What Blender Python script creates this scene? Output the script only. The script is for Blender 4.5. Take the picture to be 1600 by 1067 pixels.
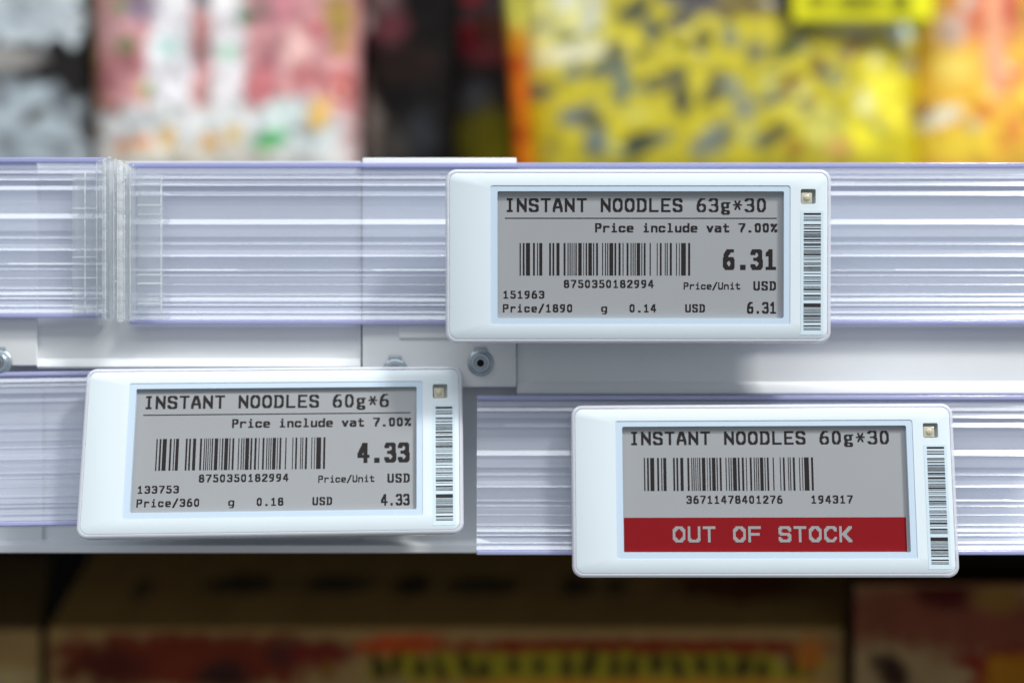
import bpy, bmesh, math, random
from mathutils import Vector, Matrix, Euler, noise
random.seed(7)
scene = bpy.context.scene
COL = scene.collection
for o in list(bpy.data.objects):
    bpy.data.objects.remove(o)
R = math.radians
S = 0.00015            # metres per photo pixel on the plane of the price labels
D = 0.300              # camera distance to that plane

# ------------------------------------------------------------------ camera, world, lamps, exposure
cam = bpy.data.cameras.new('camera')
cam.sensor_width = 36.0
cam.lens = 45.0
cam.clip_start = 0.01
cam.clip_end = 20.0
cam.dof.use_dof = True
cam.dof.focus_distance = 0.2995
cam.dof.aperture_fstop = 4.0
cam.dof.aperture_blades = 0
cam_o = bpy.data.objects.new('camera', cam)
cam_o.location = (0, -D, 0)
cam_o.rotation_euler = (R(90), 0, 0)
COL.objects.link(cam_o)
scene.camera = cam_o

world = bpy.data.worlds.new('World')
scene.world = world
world.use_nodes = True
bg = world.node_tree.nodes['Background']
bg.inputs['Color'].default_value = (0.86, 0.92, 1.0, 1)
bg.inputs['Strength'].default_value = 0.29


def area(name, loc, target, sx, sy, power, color):
    l = bpy.data.lights.new(name, 'AREA')
    l.shape = 'RECTANGLE'
    l.size, l.size_y, l.energy, l.color = sx, sy, power, color
    o = bpy.data.objects.new(name, l)
    o.location = loc
    d = (Vector(target) - Vector(loc)).normalized()
    o.rotation_euler = d.to_track_quat('-Z', 'Y').to_euler()
    COL.objects.link(o)
    return o


area('aisle_lamp', (0.68, -0.46, 1.00), (0, 0, 0), 0.15, 0.15, 15.5, (1.0, 0.99, 0.97))
area('ceiling_tube', (0.0, -0.95, 1.45), (0, 0, 0), 3.2, 0.62, 29.0, (0.93, 0.97, 1.0))
area('front_fill', (0.0, -2.3, 0.75), (0, 0, 0), 3.6, 1.6, 5.0, (0.95, 0.98, 1.0))  # added fill from low in front, lifts the dark cartons under the shelf

scene.view_settings.view_transform = 'Standard'
scene.view_settings.look = 'None'
scene.view_settings.exposure = 0.0
scene.view_settings.gamma = 1.0
scene.view_settings.use_curve_mapping = False
scene.cycles.use_denoising = True
scene.cycles.max_bounces = 14
scene.cycles.transparent_max_bounces = 24
scene.cycles.transmission_bounces = 10
scene.cycles.caustics_reflective = False
scene.cycles.caustics_refractive = True
scene.cycles.sample_clamp_indirect = 4.0


# ------------------------------------------------------------------ helpers
def at(px, py, Y):
    k = (D + Y) / D
    return Vector(((px - 800.0) * S * k, Y, (533.5 - py) * S * k))


def lin(c):
    return tuple(((v / 255.0) / 12.92 if v <= 10 else (((v / 255.0) + 0.055) / 1.055) ** 2.4) for v in c)


def tag(o, label=None, cat=None, group=None, kind=None):
    if label: o['label'] = label
    if cat: o['category'] = cat
    if group: o['group'] = group
    if kind: o['kind'] = kind
    return o


def empty(name, loc, rot=(0, 0, 0)):
    o = bpy.data.objects.new(name, None)
    o.empty_display_size = 0.01
    o.location = loc
    o.rotation_euler = rot
    COL.objects.link(o)
    return o


class MB:
    def __init__(self):
        self.bm = bmesh.new()

    def quad(self, a, b, c, d):
        vs = [self.bm.verts.new(p) for p in (a, b, c, d)]
        self.bm.faces.new(vs)

    def box(self, x0, x1, y0, y1, z0, z1, bev=0.0, seg=2):
        m = Matrix.Translation(((x0 + x1) / 2, (y0 + y1) / 2, (z0 + z1) / 2)) @ Matrix.Diagonal((abs(x1 - x0), abs(y1 - y0), abs(z1 - z0), 1))
        r = bmesh.ops.create_cube(self.bm, size=1.0, matrix=m)
        if bev > 0:
            es = list({e for v in r['verts'] for e in v.link_edges})
            bmesh.ops.bevel(self.bm, geom=es, offset=bev, segments=seg, profile=0.5, affect='EDGES')
        return self

    def extrude_x(self, prof, x0, x1):
        """closed profile [(y,z)...] swept from x0 to x1"""
        a = [self.bm.verts.new((x0, y, z)) for y, z in prof]
        b = [self.bm.verts.new((x1, y, z)) for y, z in prof]
        n = len(prof)
        for i in range(n):
            j = (i + 1) % n
            self.bm.faces.new((a[i], a[j], b[j], b[i]))
        self.bm.faces.new(a[::-1])
        self.bm.faces.new(b)
        return self

    def lathe_y(self, cx, cz, prof, n=40):
        """revolve [(r,y)...] about an axis along y"""
        rings = []
        for r, y in prof:
            if r < 1e-9:
                rings.append([self.bm.verts.new((cx, y, cz))])
            else:
                rings.append([self.bm.verts.new((cx + r * math.cos(2 * math.pi * k / n), y, cz + r * math.sin(2 * math.pi * k / n))) for k in range(n)])
        for A, B in zip(rings, rings[1:]):
            for k in range(n):
                l = (k + 1) % n
                if len(A) == 1 and len(B) == 1: continue
                if len(A) == 1: self.bm.faces.new((A[0], B[k], B[l]))
                elif len(B) == 1: self.bm.faces.new((A[k], B[0], A[l]))
                else: self.bm.faces.new((A[k], B[k], B[l], A[l]))
        return self

    def build(self, name, mat, parent=None, smooth=None, weld=False):
        if weld:
            bmesh.ops.remove_doubles(self.bm, verts=self.bm.verts, dist=1e-7)
        bmesh.ops.recalc_face_normals(self.bm, faces=self.bm.faces)
        me = bpy.data.meshes.new(name)
        self.bm.to_mesh(me)
        self.bm.free()
        if mat: me.materials.append(mat)
        if smooth is not None:
            for p in me.polygons: p.use_smooth = True
            me.set_sharp_from_angle(angle=R(smooth))
        o = bpy.data.objects.new(name, me)
        COL.objects.link(o)
        if parent: o.parent = parent
        return o


# ------------------------------------------------------------------ materials
def new_mat(name):
    m = bpy.data.materials.new(name)
    m.use_nodes = True
    nt = m.node_tree
    return m, nt, nt.nodes['Principled BSDF']


def plastic(name, col, rough=0.35, var=0.03, bump=0.0, scale=300.0, spec=0.5, coat=0.0, metallic=0.0, sub=0.0):
    m, nt, p = new_mat(name)
    tc = nt.nodes.new('ShaderNodeTexCoord')
    n = nt.nodes.new('ShaderNodeTexNoise')
    n.inputs['Scale'].default_value = scale
    n.inputs['Detail'].default_value = 6
    nt.links.new(tc.outputs['Object'], n.inputs['Vector'])
    mix = nt.nodes.new('ShaderNodeMix')
    mix.data_type = 'RGBA'
    mix.inputs[6].default_value = tuple(c * (1 - var) for c in col) + (1,)
    mix.inputs[7].default_value = tuple(min(1, c * (1 + var)) for c in col) + (1,)
    nt.links.new(n.outputs['Fac'], mix.inputs[0])
    nt.links.new(mix.outputs[2], p.inputs['Base Color'])
    mr = nt.nodes.new('ShaderNodeMapRange')
    mr.inputs[3].default_value = max(0.02, rough - 0.07)
    mr.inputs[4].default_value = rough + 0.07
    nt.links.new(n.outputs['Fac'], mr.inputs[0])
    nt.links.new(mr.outputs[0], p.inputs['Roughness'])
    p.inputs['Specular IOR Level'].default_value = spec
    p.inputs['Metallic'].default_value = metallic
    p.inputs['Coat Weight'].default_value = coat
    p.inputs['Coat Roughness'].default_value = 0.08
    if bump:
        n2 = nt.nodes.new('ShaderNodeTexNoise')
        n2.inputs['Scale'].default_value = 2500
        n2.inputs['Detail'].default_value = 3
        nt.links.new(tc.outputs['Object'], n2.inputs['Vector'])
        b = nt.nodes.new('ShaderNodeBump')
        b.inputs['Strength'].default_value = bump
        b.inputs['Distance'].default_value = 0.0001
        nt.links.new(n2.outputs['Fac'], b.inputs['Height'])
        nt.links.new(b.outputs[0], p.inputs['Normal'])
    return m


def clear(name, tint, base, fac, rough=0.12, ior=1.6, streak=0.0):
    """see-through plastic: light passes tinted, the surface has a milky body and a gloss"""
    m, nt, p = new_mat(name)
    out = nt.nodes['Material Output']
    p.inputs['Base Color'].default_value = (*base, 1)
    p.inputs['Roughness'].default_value = rough
    t = nt.nodes.new('ShaderNodeBsdfTransparent')
    t.inputs['Color'].default_value = (*tint, 1)
    mx = nt.nodes.new('ShaderNodeMixShader')
    tc = nt.nodes.new('ShaderNodeTexCoord')
    mp = nt.nodes.new('ShaderNodeMapping')
    mp.inputs['Scale'].default_value = (5, 200, 500)     # drawn out along the extrusion
    n = nt.nodes.new('ShaderNodeTexNoise')
    n.inputs['Scale'].default_value = 1.0
    n.inputs['Detail'].default_value = 4
    nt.links.new(tc.outputs['Object'], mp.inputs['Vector'])
    nt.links.new(mp.outputs[0], n.inputs['Vector'])
    mr = nt.nodes.new('ShaderNodeMapRange')
    mr.inputs[1].default_value, mr.inputs[2].default_value = 0.3, 0.7
    mr.inputs[3].default_value, mr.inputs[4].default_value = fac - streak, fac + streak
    nt.links.new(n.outputs['Fac'], mr.inputs[0])
    nt.links.new(mr.outputs[0], mx.inputs[0])
    nt.links.new(t.outputs[0], mx.inputs[1])
    nt.links.new(p.outputs[0], mx.inputs[2])
    gl = nt.nodes.new('ShaderNodeBsdfGlossy')
    gl.inputs['Roughness'].default_value = rough
    gl.inputs['Color'].default_value = (1, 1, 1, 1)
    lw = nt.nodes.new('ShaderNodeFresnel')
    lw.inputs['IOR'].default_value = ior
    m2 = nt.nodes.new('ShaderNodeMixShader')
    ge = nt.nodes.new('ShaderNodeNewGeometry')       # reflect on the outside only
    inv = nt.nodes.new('ShaderNodeMath')
    inv.operation = 'SUBTRACT'
    inv.inputs[0].default_value = 1.0
    nt.links.new(ge.outputs['Backfacing'], inv.inputs[1])
    mu = nt.nodes.new('ShaderNodeMath')
    mu.operation = 'MULTIPLY'
    nt.links.new(lw.outputs[0], mu.inputs[0])
    nt.links.new(inv.outputs[0], mu.inputs[1])
    nt.links.new(mu.outputs[0], m2.inputs[0])
    nt.links.new(mx.outputs[0], m2.inputs[1])
    nt.links.new(gl.outputs[0], m2.inputs[2])
    nt.links.new(m2.outputs[0], out.inputs['Surface'])
    p.inputs['Specular IOR Level'].default_value = 0.0
    return m


def glass(name, col, rough=0.03, ior=1.45):
    m, nt, p = new_mat(name)
    p.inputs['Base Color'].default_value = (*col, 1)
    p.inputs['Roughness'].default_value = rough
    p.inputs['Transmission Weight'].default_value = 1.0
    p.inputs['IOR'].default_value = ior
    return m


def printed(name, rough=0.35, coat=0.0, bump=0.0):
    """packaging print: colour comes from the 'print' colour attribute"""
    m, nt, p = new_mat(name)
    a = nt.nodes.new('ShaderNodeAttribute')
    a.attribute_name = 'print'
    nt.links.new(a.outputs['Color'], p.inputs['Base Color'])
    p.inputs['Roughness'].default_value = rough
    p.inputs['Coat Weight'].default_value = coat
    p.inputs['Specular IOR Level'].default_value = 0.5 if coat else 0.12
    if bump:
        tc = nt.nodes.new('ShaderNodeTexCoord')
        n2 = nt.nodes.new('ShaderNodeTexNoise')
        n2.inputs['Scale'].default_value = 60
        n2.inputs['Detail'].default_value = 4
        nt.links.new(tc.outputs['Object'], n2.inputs['Vector'])
        b = nt.nodes.new('ShaderNodeBump')
        b.inputs['Strength'].default_value = bump
        b.inputs['Distance'].default_value = 0.002
        nt.links.new(n2.outputs['Fac'], b.inputs['Height'])
        nt.links.new(b.outputs[0], p.inputs['Normal'])
    return m


M_CASE = plastic('case_white', (0.72, 0.80, 0.84), 0.32, 0.02, scale=60, spec=0.45, coat=0.25)
M_BORDER = plastic('lens_border', (0.56, 0.68, 0.79), 0.25, 0.015)
M_RIM = clear('case_rim_clear', (0.90, 0.92, 0.97), (0.90, 0.915, 0.96), 0.58, 0.10, 1.8)
M_SCREEN = plastic('eink_grey', (0.335, 0.345, 0.355), 0.24, 0.06, scale=30, spec=0.5)
M_INK = plastic('eink_black', (0.017, 0.013, 0.013), 0.4, 0.02, spec=0.3)
M_RED = plastic('eink_red', (0.225, 0.004, 0.008), 0.45, 0.03, spec=0.2)
M_PALEINK = plastic('eink_pale', (0.31, 0.31, 0.31), 0.4, 0.02, spec=0.3)
M_STICKER = plastic('sticker_white', (0.63, 0.75, 0.82), 0.4, 0.01)
M_STINK = plastic('sticker_ink', (0.015, 0.013, 0.014), 0.5, 0.05)
M_LEDWELL = plastic('led_well', (0.42, 0.47, 0.43), 0.5, 0.03)
M_LED = plastic('led_cream', (0.52, 0.48, 0.36), 0.15, 0.03, coat=0.6)
M_RAIL = clear('rail_clear', (0.92, 0.94, 0.985), (0.80, 0.83, 0.92), 0.24, 0.17, 1.8, 0.04)
M_LIP = clear('rail_lip_blue', (0.70, 0.72, 0.92), (0.52, 0.54, 0.82), 0.60, 0.16, 1.6)
M_JOIN = clear('joiner_clear', (0.975, 0.985, 0.988), (0.84, 0.87, 0.89), 0.10, 0.08, 1.9)
M_EDGE_GLINT = clear('joiner_edge_glint', (0.97, 0.99, 0.99), (0.94, 0.95, 0.96), 0.34, 0.12, 2.0, 0.18)  # whiter body stands in for bright highlights on the joiner's ridges
M_GLASS = glass('joiner_glass', (0.95, 0.98, 0.99))
M_METAL = plastic('powder_white', (0.76, 0.78, 0.78), 0.42, 0.09, bump=0.15, scale=28)
M_METAL2 = plastic('powder_white_panel', (0.73, 0.75, 0.75), 0.45, 0.10, bump=0.15, scale=22)
M_RIVET = plastic('zinc', (0.42, 0.48, 0.52), 0.38, 0.12, scale=800, metallic=0.75)
M_HOLE = plastic('rivet_bore', (0.004, 0.004, 0.004), 0.8, 0.0)
M_DARK = plastic('dark_steel', (0.010, 0.009, 0.008), 0.8, 0.1, scale=20, spec=0.1)
M_DECK = plastic('deck_steel', (0.35, 0.35, 0.34), 0.5, 0.05, scale=30)

# ------------------------------------------------------------------ stroke lettering rasterised to e-ink pixels
G = {
 'I': [[(1, 6), (3, 6)], [(2, 6), (2, 0)], [(1, 0), (3, 0)]],
 'N': [[(0, 0), (0, 6)], [(0.2, 5.3), (3.8, 0.7)], [(4, 0), (4, 6)]],
 'S': [[(4, 5), (3.2, 6), (.8, 6), (0, 5.2), (0, 4), (.8, 3.2), (3.2, 2.9), (4, 2), (4, .8), (3.2, 0), (.8, 0), (0, 1)]],
 'T': [[(0, 6), (4, 6)], [(2, 6), (2, 0)]],
 'A': [[(0, 0), (0.2, 2), (1.6, 6), (2.4, 6), (3.8, 2), (4, 0)], [(0.4, 2), (3.6, 2)]],
 'O': [[(1.1, 0), (2.9, 0), (4, 1.4), (4, 4.6), (2.9, 6), (1.1, 6), (0, 4.6), (0, 1.4), (1.1, 0)]],
 'D': [[(0, 0), (2.7, 0), (4, 1.3), (4, 4.7), (2.7, 6), (0, 6)], [(.3, 6), (.3, 0)]],
 'L': [[(.2, 6), (.2, 0), (4, 0)]],
 'E': [[(4, 6), (.2, 6), (.2, 0), (4, 0)], [(.2, 3.1), (3.3, 3.1)]],
 'U': [[(0, 6), (0, 1), (.9, 0), (3.1, 0), (4, 1), (4, 6)]],
 'F': [[(4, 6), (.2, 6), (.2, 0)], [(.2, 3), (3.4, 3)]],
 'C': [[(4, 4.8), (3, 6), (1.2, 6), (0, 4.6), (0, 1.4), (1.2, 0), (3, 0), (4, 1.2)]],
 'K': [[(.2, 6), (.2, 0)], [(4, 6), (1, 3), (4, 0)]],
 'P': [[(.2, 0), (.2, 6), (3, 6), (4, 5.2), (4, 3.6), (3, 2.9), (.2, 2.9)]],
 'r': [[(.5, 4.1), (.5, 0)], [(.5, 3), (1.7, 4.1), (3.2, 4.1), (3.8, 3.4)]],
 'i': [[(1, 4.1), (2, 4.1), (2, 0)], [(.7, 0), (3.4, 0)], [(2, 6), (2, 5.7)]],
 'c': [[(3.8, 3.2), (2.9, 4.1), (1, 4.1), (.1, 3.1), (.1, 1), (1, 0), (2.9, 0), (3.8, .9)]],
 'e': [[(.2, 2.1), (3.9, 2.1), (3.9, 3.2), (3, 4.1), (1, 4.1), (.1, 3.1), (.1, 1), (1, 0), (3.4, 0)]],
 'n': [[(.2, 4.1), (.2, 0)], [(.2, 3.2), (1.4, 4.1), (3, 4.1), (3.8, 3.2), (3.8, 0)]],
 'l': [[(1, 6), (2, 6), (2, 0)], [(.7, 0), (3.4, 0)]],
 'u': [[(.2, 4.1), (.2, .8), (1, 0), (2.8, 0), (3.8, .9)], [(3.8, 4.1), (3.8, 0)]],
 'd': [[(3.8, 6), (3.8, 0)], [(3.8, .9), (2.8, 0), (1, 0), (.1, 1), (.1, 3.1), (1, 4.1), (2.8, 4.1), (3.8, 3.2)]],
 'v': [[(.1, 4.1), (2, 0), (3.9, 4.1)]],
 'a': [[(.5, 4.1), (3, 4.1), (3.8, 3.3), (3.8, 0)], [(3.8, 2.3), (1, 2.3), (.1, 1.5), (.1, .7), (1, 0), (2.6, 0), (3.8, .8)]],
 't': [[(1.4, 5.4), (1.4, .9), (2.2, 0), (3.4, 0), (3.8, .6)], [(.2, 4.1), (3.5, 4.1)]],
 'g': [[(3, 4.1), (1, 4.1), (.2, 3.4), (.2, 2.4), (1, 1.7), (2.6, 1.7), (3.3, 2.4), (3.3, 3.4), (2.8, 4.1), (4, 4.3)],
       [(1, 1.7), (.5, 1), (1, .4), (3, .3), (3.8, -.4), (3.2, -1.2), (1, -1.2), (.2, -.5), (.9, .3)]],
 'g1': [[(3.8, 4.1), (3.8, -.5), (3, -1.4), (.8, -1.4)], [(3.8, 3.2), (2.9, 4.1), (1, 4.1), (.1, 3.2), (.1, 1.1), (1, .3), (2.9, .3), (3.8, 1.1)]],
 '*': [[(.2, 3), (3.8, 3)], [(.9, 1.1), (3.1, 4.9)], [(.9, 4.9), (3.1, 1.1)]],
 '/': [[(.1, -.7), (3.9, 6.4)]],
 '%': [[(.2, .3), (3.8, 5.7)], [(.2, 5.6), (.2, 4.5), (1.1, 4.5), (1.1, 5.6), (.2, 5.6)], [(3, 1.3), (3, .2), (3.9, .2), (3.9, 1.3), (3, 1.3)]],
 '.': [[(1.7, 0), (2.3, 0)], [(1.7, .6), (2.3, .6)]],
 '0': [[(1.2, 0), (2.6, 0), (3.6, 1.4), (3.6, 4.6), (2.6, 6), (1.2, 6), (.2, 4.6), (.2, 1.4), (1.2, 0)]],
 '1': [[(.7, 4.7), (2.1, 5.9), (2.1, 0)], [(.5, 0), (3.7, 0)]],
 '2': [[(.1, 4.8), (1, 6), (3, 6), (3.8, 5), (3.8, 4), (.2, .7), (.2, 0), (3.9, 0)]],
 '3': [[(.1, 5.1), (.9, 6), (3, 6), (3.8, 5.2), (3.8, 3.8), (3, 3.1), (1.4, 3.1)], [(3, 3.1), (3.9, 2.3), (3.9, .9), (3, 0), (.9, 0), (.1, .9)]],
 '4': [[(2.9, 0), (2.9, 6), (2.5, 6), (.1, 2.4), (.1, 1.7), (4, 1.7)]],
 '5': [[(3.7, 6), (.4, 6), (.3, 3.4), (2.9, 3.5), (3.8, 2.6), (3.8, .9), (2.9, 0), (1, 0), (.1, .8)]],
 '6': [[(3.2, 6), (1.8, 6), (.5, 4.5), (.1, 2.8), (.1, 1), (1, 0), (2.9, 0), (3.8, 1), (3.8, 2.4), (2.9, 3.4), (1.2, 3.4), (.2, 2.6)]],
 '7': [[(.1, 6), (3.9, 6), (3.9, 5.2), (1.7, 1.6), (1.6, 0)]],
 '8': [[(1, 3.2), (.2, 4), (.2, 5.2), (1, 6), (2.9, 6), (3.7, 5.2), (3.7, 4), (2.9, 3.2), (1, 3.2), (.1, 2.3), (.1, .9), (1, 0), (2.9, 0), (3.8, .9), (3.8, 2.3), (2.9, 3.2)]],
 '9': [[(.7, 0), (2, 0), (3.3, 1.5), (3.7, 3.2), (3.7, 5), (2.8, 6), (1, 6), (.1, 5), (.1, 3.7), (1, 2.7), (2.8, 2.7), (3.7, 3.5)]],
}
FONTS = {  # cell width, glyph width, cap height, brush width, brush height
 'title': (24, 20, 26, 5, 4),
 'banner': (12, 10, 12, 2, 2),
 'small': (16, 14, 18, 4, 3),
 'digit': (14, 11, 18, 3, 3),
 'tiny': (14, 12, 18, 3, 3),
 'usd': (16, 13, 20, 4, 3),
 'price': (20, 18, 32, 6, 5),
 'price_small': (20, 18, 26, 5, 4),
}


def raster(font, text):
    cw, gw, ch, bw0, bh0 = FONTS[font]
    px = set()
    for i, c in enumerate(text):
        bw, bh = bw0, bh0
        if font == 'title' and not c.isupper(): bw, bh = 5, 3
        if c == '*': bw, bh = 3, 3
        if c == 'g' and font != 'title': c, bw, bh = 'g1', 3, 2
        if c in '.': bw, bh = bw0, bh0
        for st in G.get(c, []):
            for (xa, ya), (xb, yb) in zip(st, st[1:] or st):
                n = 40
                for k in range(n + 1):
                    x = (xa + (xb - xa) * k / n) / 4 * (gw - bw)
                    y = (ya + (yb - ya) * k / n) / 6 * (ch - bh)
                    X, Y = int(math.floor(x + .5)) + i * cw, int(math.floor(y + .5))
                    for dx in range(bw):
                        for dy in range(bh):
                            px.add((X + dx, Y + dy))
    return px


def lettering(mb, font, text, x0, x1, ytop, ybase, y):
    """pixel letters from x0 to x1 (photo-like px, x right, y down), placed at depth y"""
    px = raster(font, text)
    ch = FONTS[font][2]
    a, b = min(p[0] for p in px), max(p[0] for p in px) + 1
    sx, sz = (x1 - x0) / (b - a), (ybase - ytop) / ch
    rows = {}
    for X, Y in px: rows.setdefault(Y, []).append(X)
    for Y, xs in rows.items():
        xs.sort()
        i = 0
        while i < len(xs):
            j = i
            while j + 1 < len(xs) and xs[j + 1] == xs[j] + 1: j += 1
            rect(mb, x0 + (xs[i] - a) * sx, x0 + (xs[j] + 1 - a) * sx, ybase - (Y + 1) * sz, ybase - Y * sz, y)
            i = j + 1


# label-local frame: the artwork is laid out in pixels of the upper label, centre (997.5, 400.3)
KX, KZ, CX, CZ = 1.007, 1.007, 997.5, 400.3
lx = lambda x: (x - CX) / KX * S
lz = lambda y: (CZ - y) / KZ * S


def rect(mb, x0, x1, y0, y1, y):
    mb.quad((lx(x0), y, lz(y1)), (lx(x1), y, lz(y1)), (lx(x1), y, lz(y0)), (lx(x0), y, lz(y0)))


def rrect(x0, x1, y0, y1, r, n=8):
    """rounded rectangle outline in label px -> local (x,z)"""
    pts = []
    for cx, cy, a0 in ((x1 - r, y0 + r, 0), (x0 + r, y0 + r, 90), (x0 + r, y1 - r, 180), (x1 - r, y1 - r, 270)):
        for k in range(n + 1):
            a = R(a0 + 90 * k / n)
            pts.append((lx(cx + r * math.cos(a)), lz(cy - r * math.sin(a))))
    return pts


def ring_face(bm, loops, y):
    vl = []
    es = []
    for lp in loops:
        vs = [bm.verts.new((x, y, z)) for x, z in lp]
        vl.append(vs)
        for i in range(len(vs)):
            es.append(bm.edges.new((vs[i], vs[(i + 1) % len(vs)])))
    bmesh.ops.triangle_fill(bm, use_beauty=True, use_dissolve=False, edges=es, normal=(0, -1, 0))
    return vl


def wall(bm, va, lp, y):
    vb = [bm.verts.new((x, y, z)) for x, z in lp]
    n = len(va)
    for i in range(n):
        bm.faces.new((va[i], va[(i + 1) % n], vb[(i + 1) % n], vb[i]))
    return vb


BARS = [(658, 668), (683, 697), (708, 740), (763, 778), (795, 803), (812, 836), (890, 904), (916, 930), (947, 971), (1003, 1018), (1034, 1042), (1050, 1058), (1066, 1073), (1082, 1088), (1096, 1106), (1118, 1145), (1158, 1163), (1176, 1187), (1197, 1225), (1234, 1243), (1258, 1273), (1305, 1313), (1328, 1336), (1345, 1353), (1362, 1392), (1402, 1416), (1434, 1450), (1466, 1473), (1497, 1512), (1528, 1536), (1545, 1552), (1560, 1568), (1577, 1603), (1613, 1620), (1632, 1646), (1678, 1687), (1734, 1741), (1758, 1772), (1797, 1804), (1812, 1820), (1836, 1852), (1885, 1892), (1908, 1914), (1925, 1962), (1980, 1996)]
SBARS = [(415, 430), (445, 449), (455, 458), (467, 475), (503, 512), (518, 522), (533, 542), (556, 566), (573, 577), (581, 585), (589, 593), (597, 601), (604, 607), (617, 630), (636, 640), (652, 666), (671, 674), (683, 690), (702, 705), (709, 712), (717, 720), (724, 727), (732, 746), (753, 757), (768, 772), (780, 784), (799, 803), (808, 812), (818, 822), (834, 844), (849, 853), (857, 861), (866, 870), (886, 891), (911, 916), (922, 925), (931, 934), (946, 955), (964, 969), (985, 989), (995, 999), (1005, 1019), (1029, 1033), (1053, 1065), (1072, 1075), (1080, 1083), (1088, 1092), (1120, 1150), (1157, 1160), (1166, 1169), (1174, 1178), (1184, 1187), (1192, 1197), (1205, 1208), (1213, 1226), (1232, 1235), (1240, 1244), (1250, 1254), (1262, 1270), (1291, 1301), (1312, 1316), (1322, 1327)]


def price_label(centre_mm, rot_deg, label, kind, lines, clip):
    root = empty('price_label', Vector(centre_mm) / 1000.0, [R(a) for a in rot_deg])
    tag(root, label, 'price label', 'electronic price labels on the shelf')
    P = S
    OX0, OX1, OY0, OY1 = 695.5, 1299.5, 264.3, 536.3
    # white case: front with an opening for the lens and one for the lamp
    b = bmesh.new()
    o2 = rrect(OX0 + 8.5, OX1 - 8.5, OY0 + 8.5, OY1 - 8.5, 11)
    o1 = rrect(OX0 + 6.6, OX1 - 6.6, OY0 + 6.6, OY1 - 6.6, 12.5)
    op = rrect(766, 1235, 290, 507.5, 4, 4)
    lo = rrect(1251, 1274.5, 295.5, 318.5, 2.5, 4)
    vo, vs, vl = ring_face(b, [o2, op, lo], 0.0)
    w1 = wall(b, vo, o1, 1.1 * P)
    w2 = wall(b, w1, o1, 33 * P)
    b.faces.new(w2)
    wall(b, vs, op, 0.9 * P)
    wall(b, vl, lo, 9 * P)
    mb = MB(); mb.bm.free(); mb.bm = b
    case = mb.build('case', M_CASE, root, smooth=35)
    # clear rim running round the case
    b = bmesh.new()
    prof = [(6.2, 1.2), (5.4, 0.3), (3.4, 0.5), (1.9, 1.1), (0.7, 2.8), (0.0, 6.0), (0.0, 26.0), (2.0, 30.0), (6.2, 30.0), (6.2, 3.0)]
    loops = []
    for inset, dep in prof:
        lp = rrect(OX0 + inset, OX1 - inset, OY0 + inset, OY1 - inset, 17.5 - inset * 0.75, 10)
        loops.append([b.verts.new((x, dep * P, z)) for x, z in lp])
    n = len(loops[0])
    for A, B in zip(loops, loops[1:] + loops[:1]):
        for i in range(n):
            b.faces.new((A[i], A[(i + 1) % n], B[(i + 1) % n], B[i]))
    mb = MB(); mb.bm.free(); mb.bm = b
    mb.build('clear_rim', M_RIM, root, smooth=50)
    mb = MB(); mb.box(-0.03, 0.03, 33.2 * P, 33.2 * P + clip, -0.012, 0.012, 0.0006)
    mb.build('mounting_clip', M_CASE, root)
    # border of the lens, a step lower than the case
    b = bmesh.new()
    sc = rrect(777, 1225, 299, 497, 2.5, 4)
    va, vb = ring_face(b, [op, sc], 0.9 * P)
    wall(b, vb, sc, 7.5 * P)
    mb = MB(); mb.bm.free(); mb.bm = b
    mb.build('lens_border', M_BORDER, root)
    # screen
    mb = MB(); mb.box(lx(776), lx(1226), 7.5 * P, 13 * P, lz(498), lz(298))
    screen = mb.build('screen', M_SCREEN, root)
    zi = 7.35 * P
    mb = MB()
    for f, t, x0, x1, y0, y1 in lines:
        lettering(mb, f, t, x0, x1, y0, y1, zi)
    if kind == 'price':
        rect(mb, 788.5, 1215, 339.8, 341.5, zi)
    mb.build('screen_text', M_INK, screen)
    mb = MB()
    dx, yb0, yb1 = (0, 379.3, 430.3) if kind == 'price' else (-0.5, 348.5, 400.8)
    for a, c in BARS:
        rect(mb, 680 + a / 5 + dx, 680 + c / 5 + dx, yb0, yb1, zi)
    mb.build('barcode', M_INK, screen)
    if kind != 'price':
        mb = MB(); rect(mb, 778.2, 1221, 442.8, 496.3, zi)
        band = mb.build('red_banner', M_RED, screen)
        mb = MB(); lettering(mb, 'banner', 'OUT OF STOCK', 855, 1136, 456.5, 481.5, 7.2 * P)
        mb.build('banner_text', M_PALEINK, screen)
    # notification lamp in its well
    mb = MB()
    mb.box(lx(1251), lx(1274.5), 9.0 * P, 12 * P, lz(318.5), lz(295.5))
    well = mb.build('lamp_well', M_LEDWELL, root)
    mb = MB()
    mb.box(lx(1252.2), lx(1269.5), 2.2 * P, 8.9 * P, lz(317.6), lz(301), 1.6 * P, 3)
    mb.lathe_y(lx(1261), lz(309), [(5.5 * P, 2.4 * P), (4.8 * P, 1.2 * P), (2.8 * P, 0.4 * P), (0, 0.1 * P)], 20)
    mb.build('indicator_lamp', M_LED, well, smooth=40)
    # serial sticker
    mb = MB(); mb.box(lx(1251), lx(1286.5), -0.35 * P, 0.1 * P, lz(523), lz(329))
    st = mb.build('sticker', M_STICKER, root)
    mb = MB()
    for a, c in SBARS:
        rect(mb, 1255.5, 1282.5, 250 + a / 5 - 0.12, 250 + c / 5 + 0.12, -0.5 * P)
    mb.build('sticker_barcode', M_STINK, st)
    return root


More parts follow.
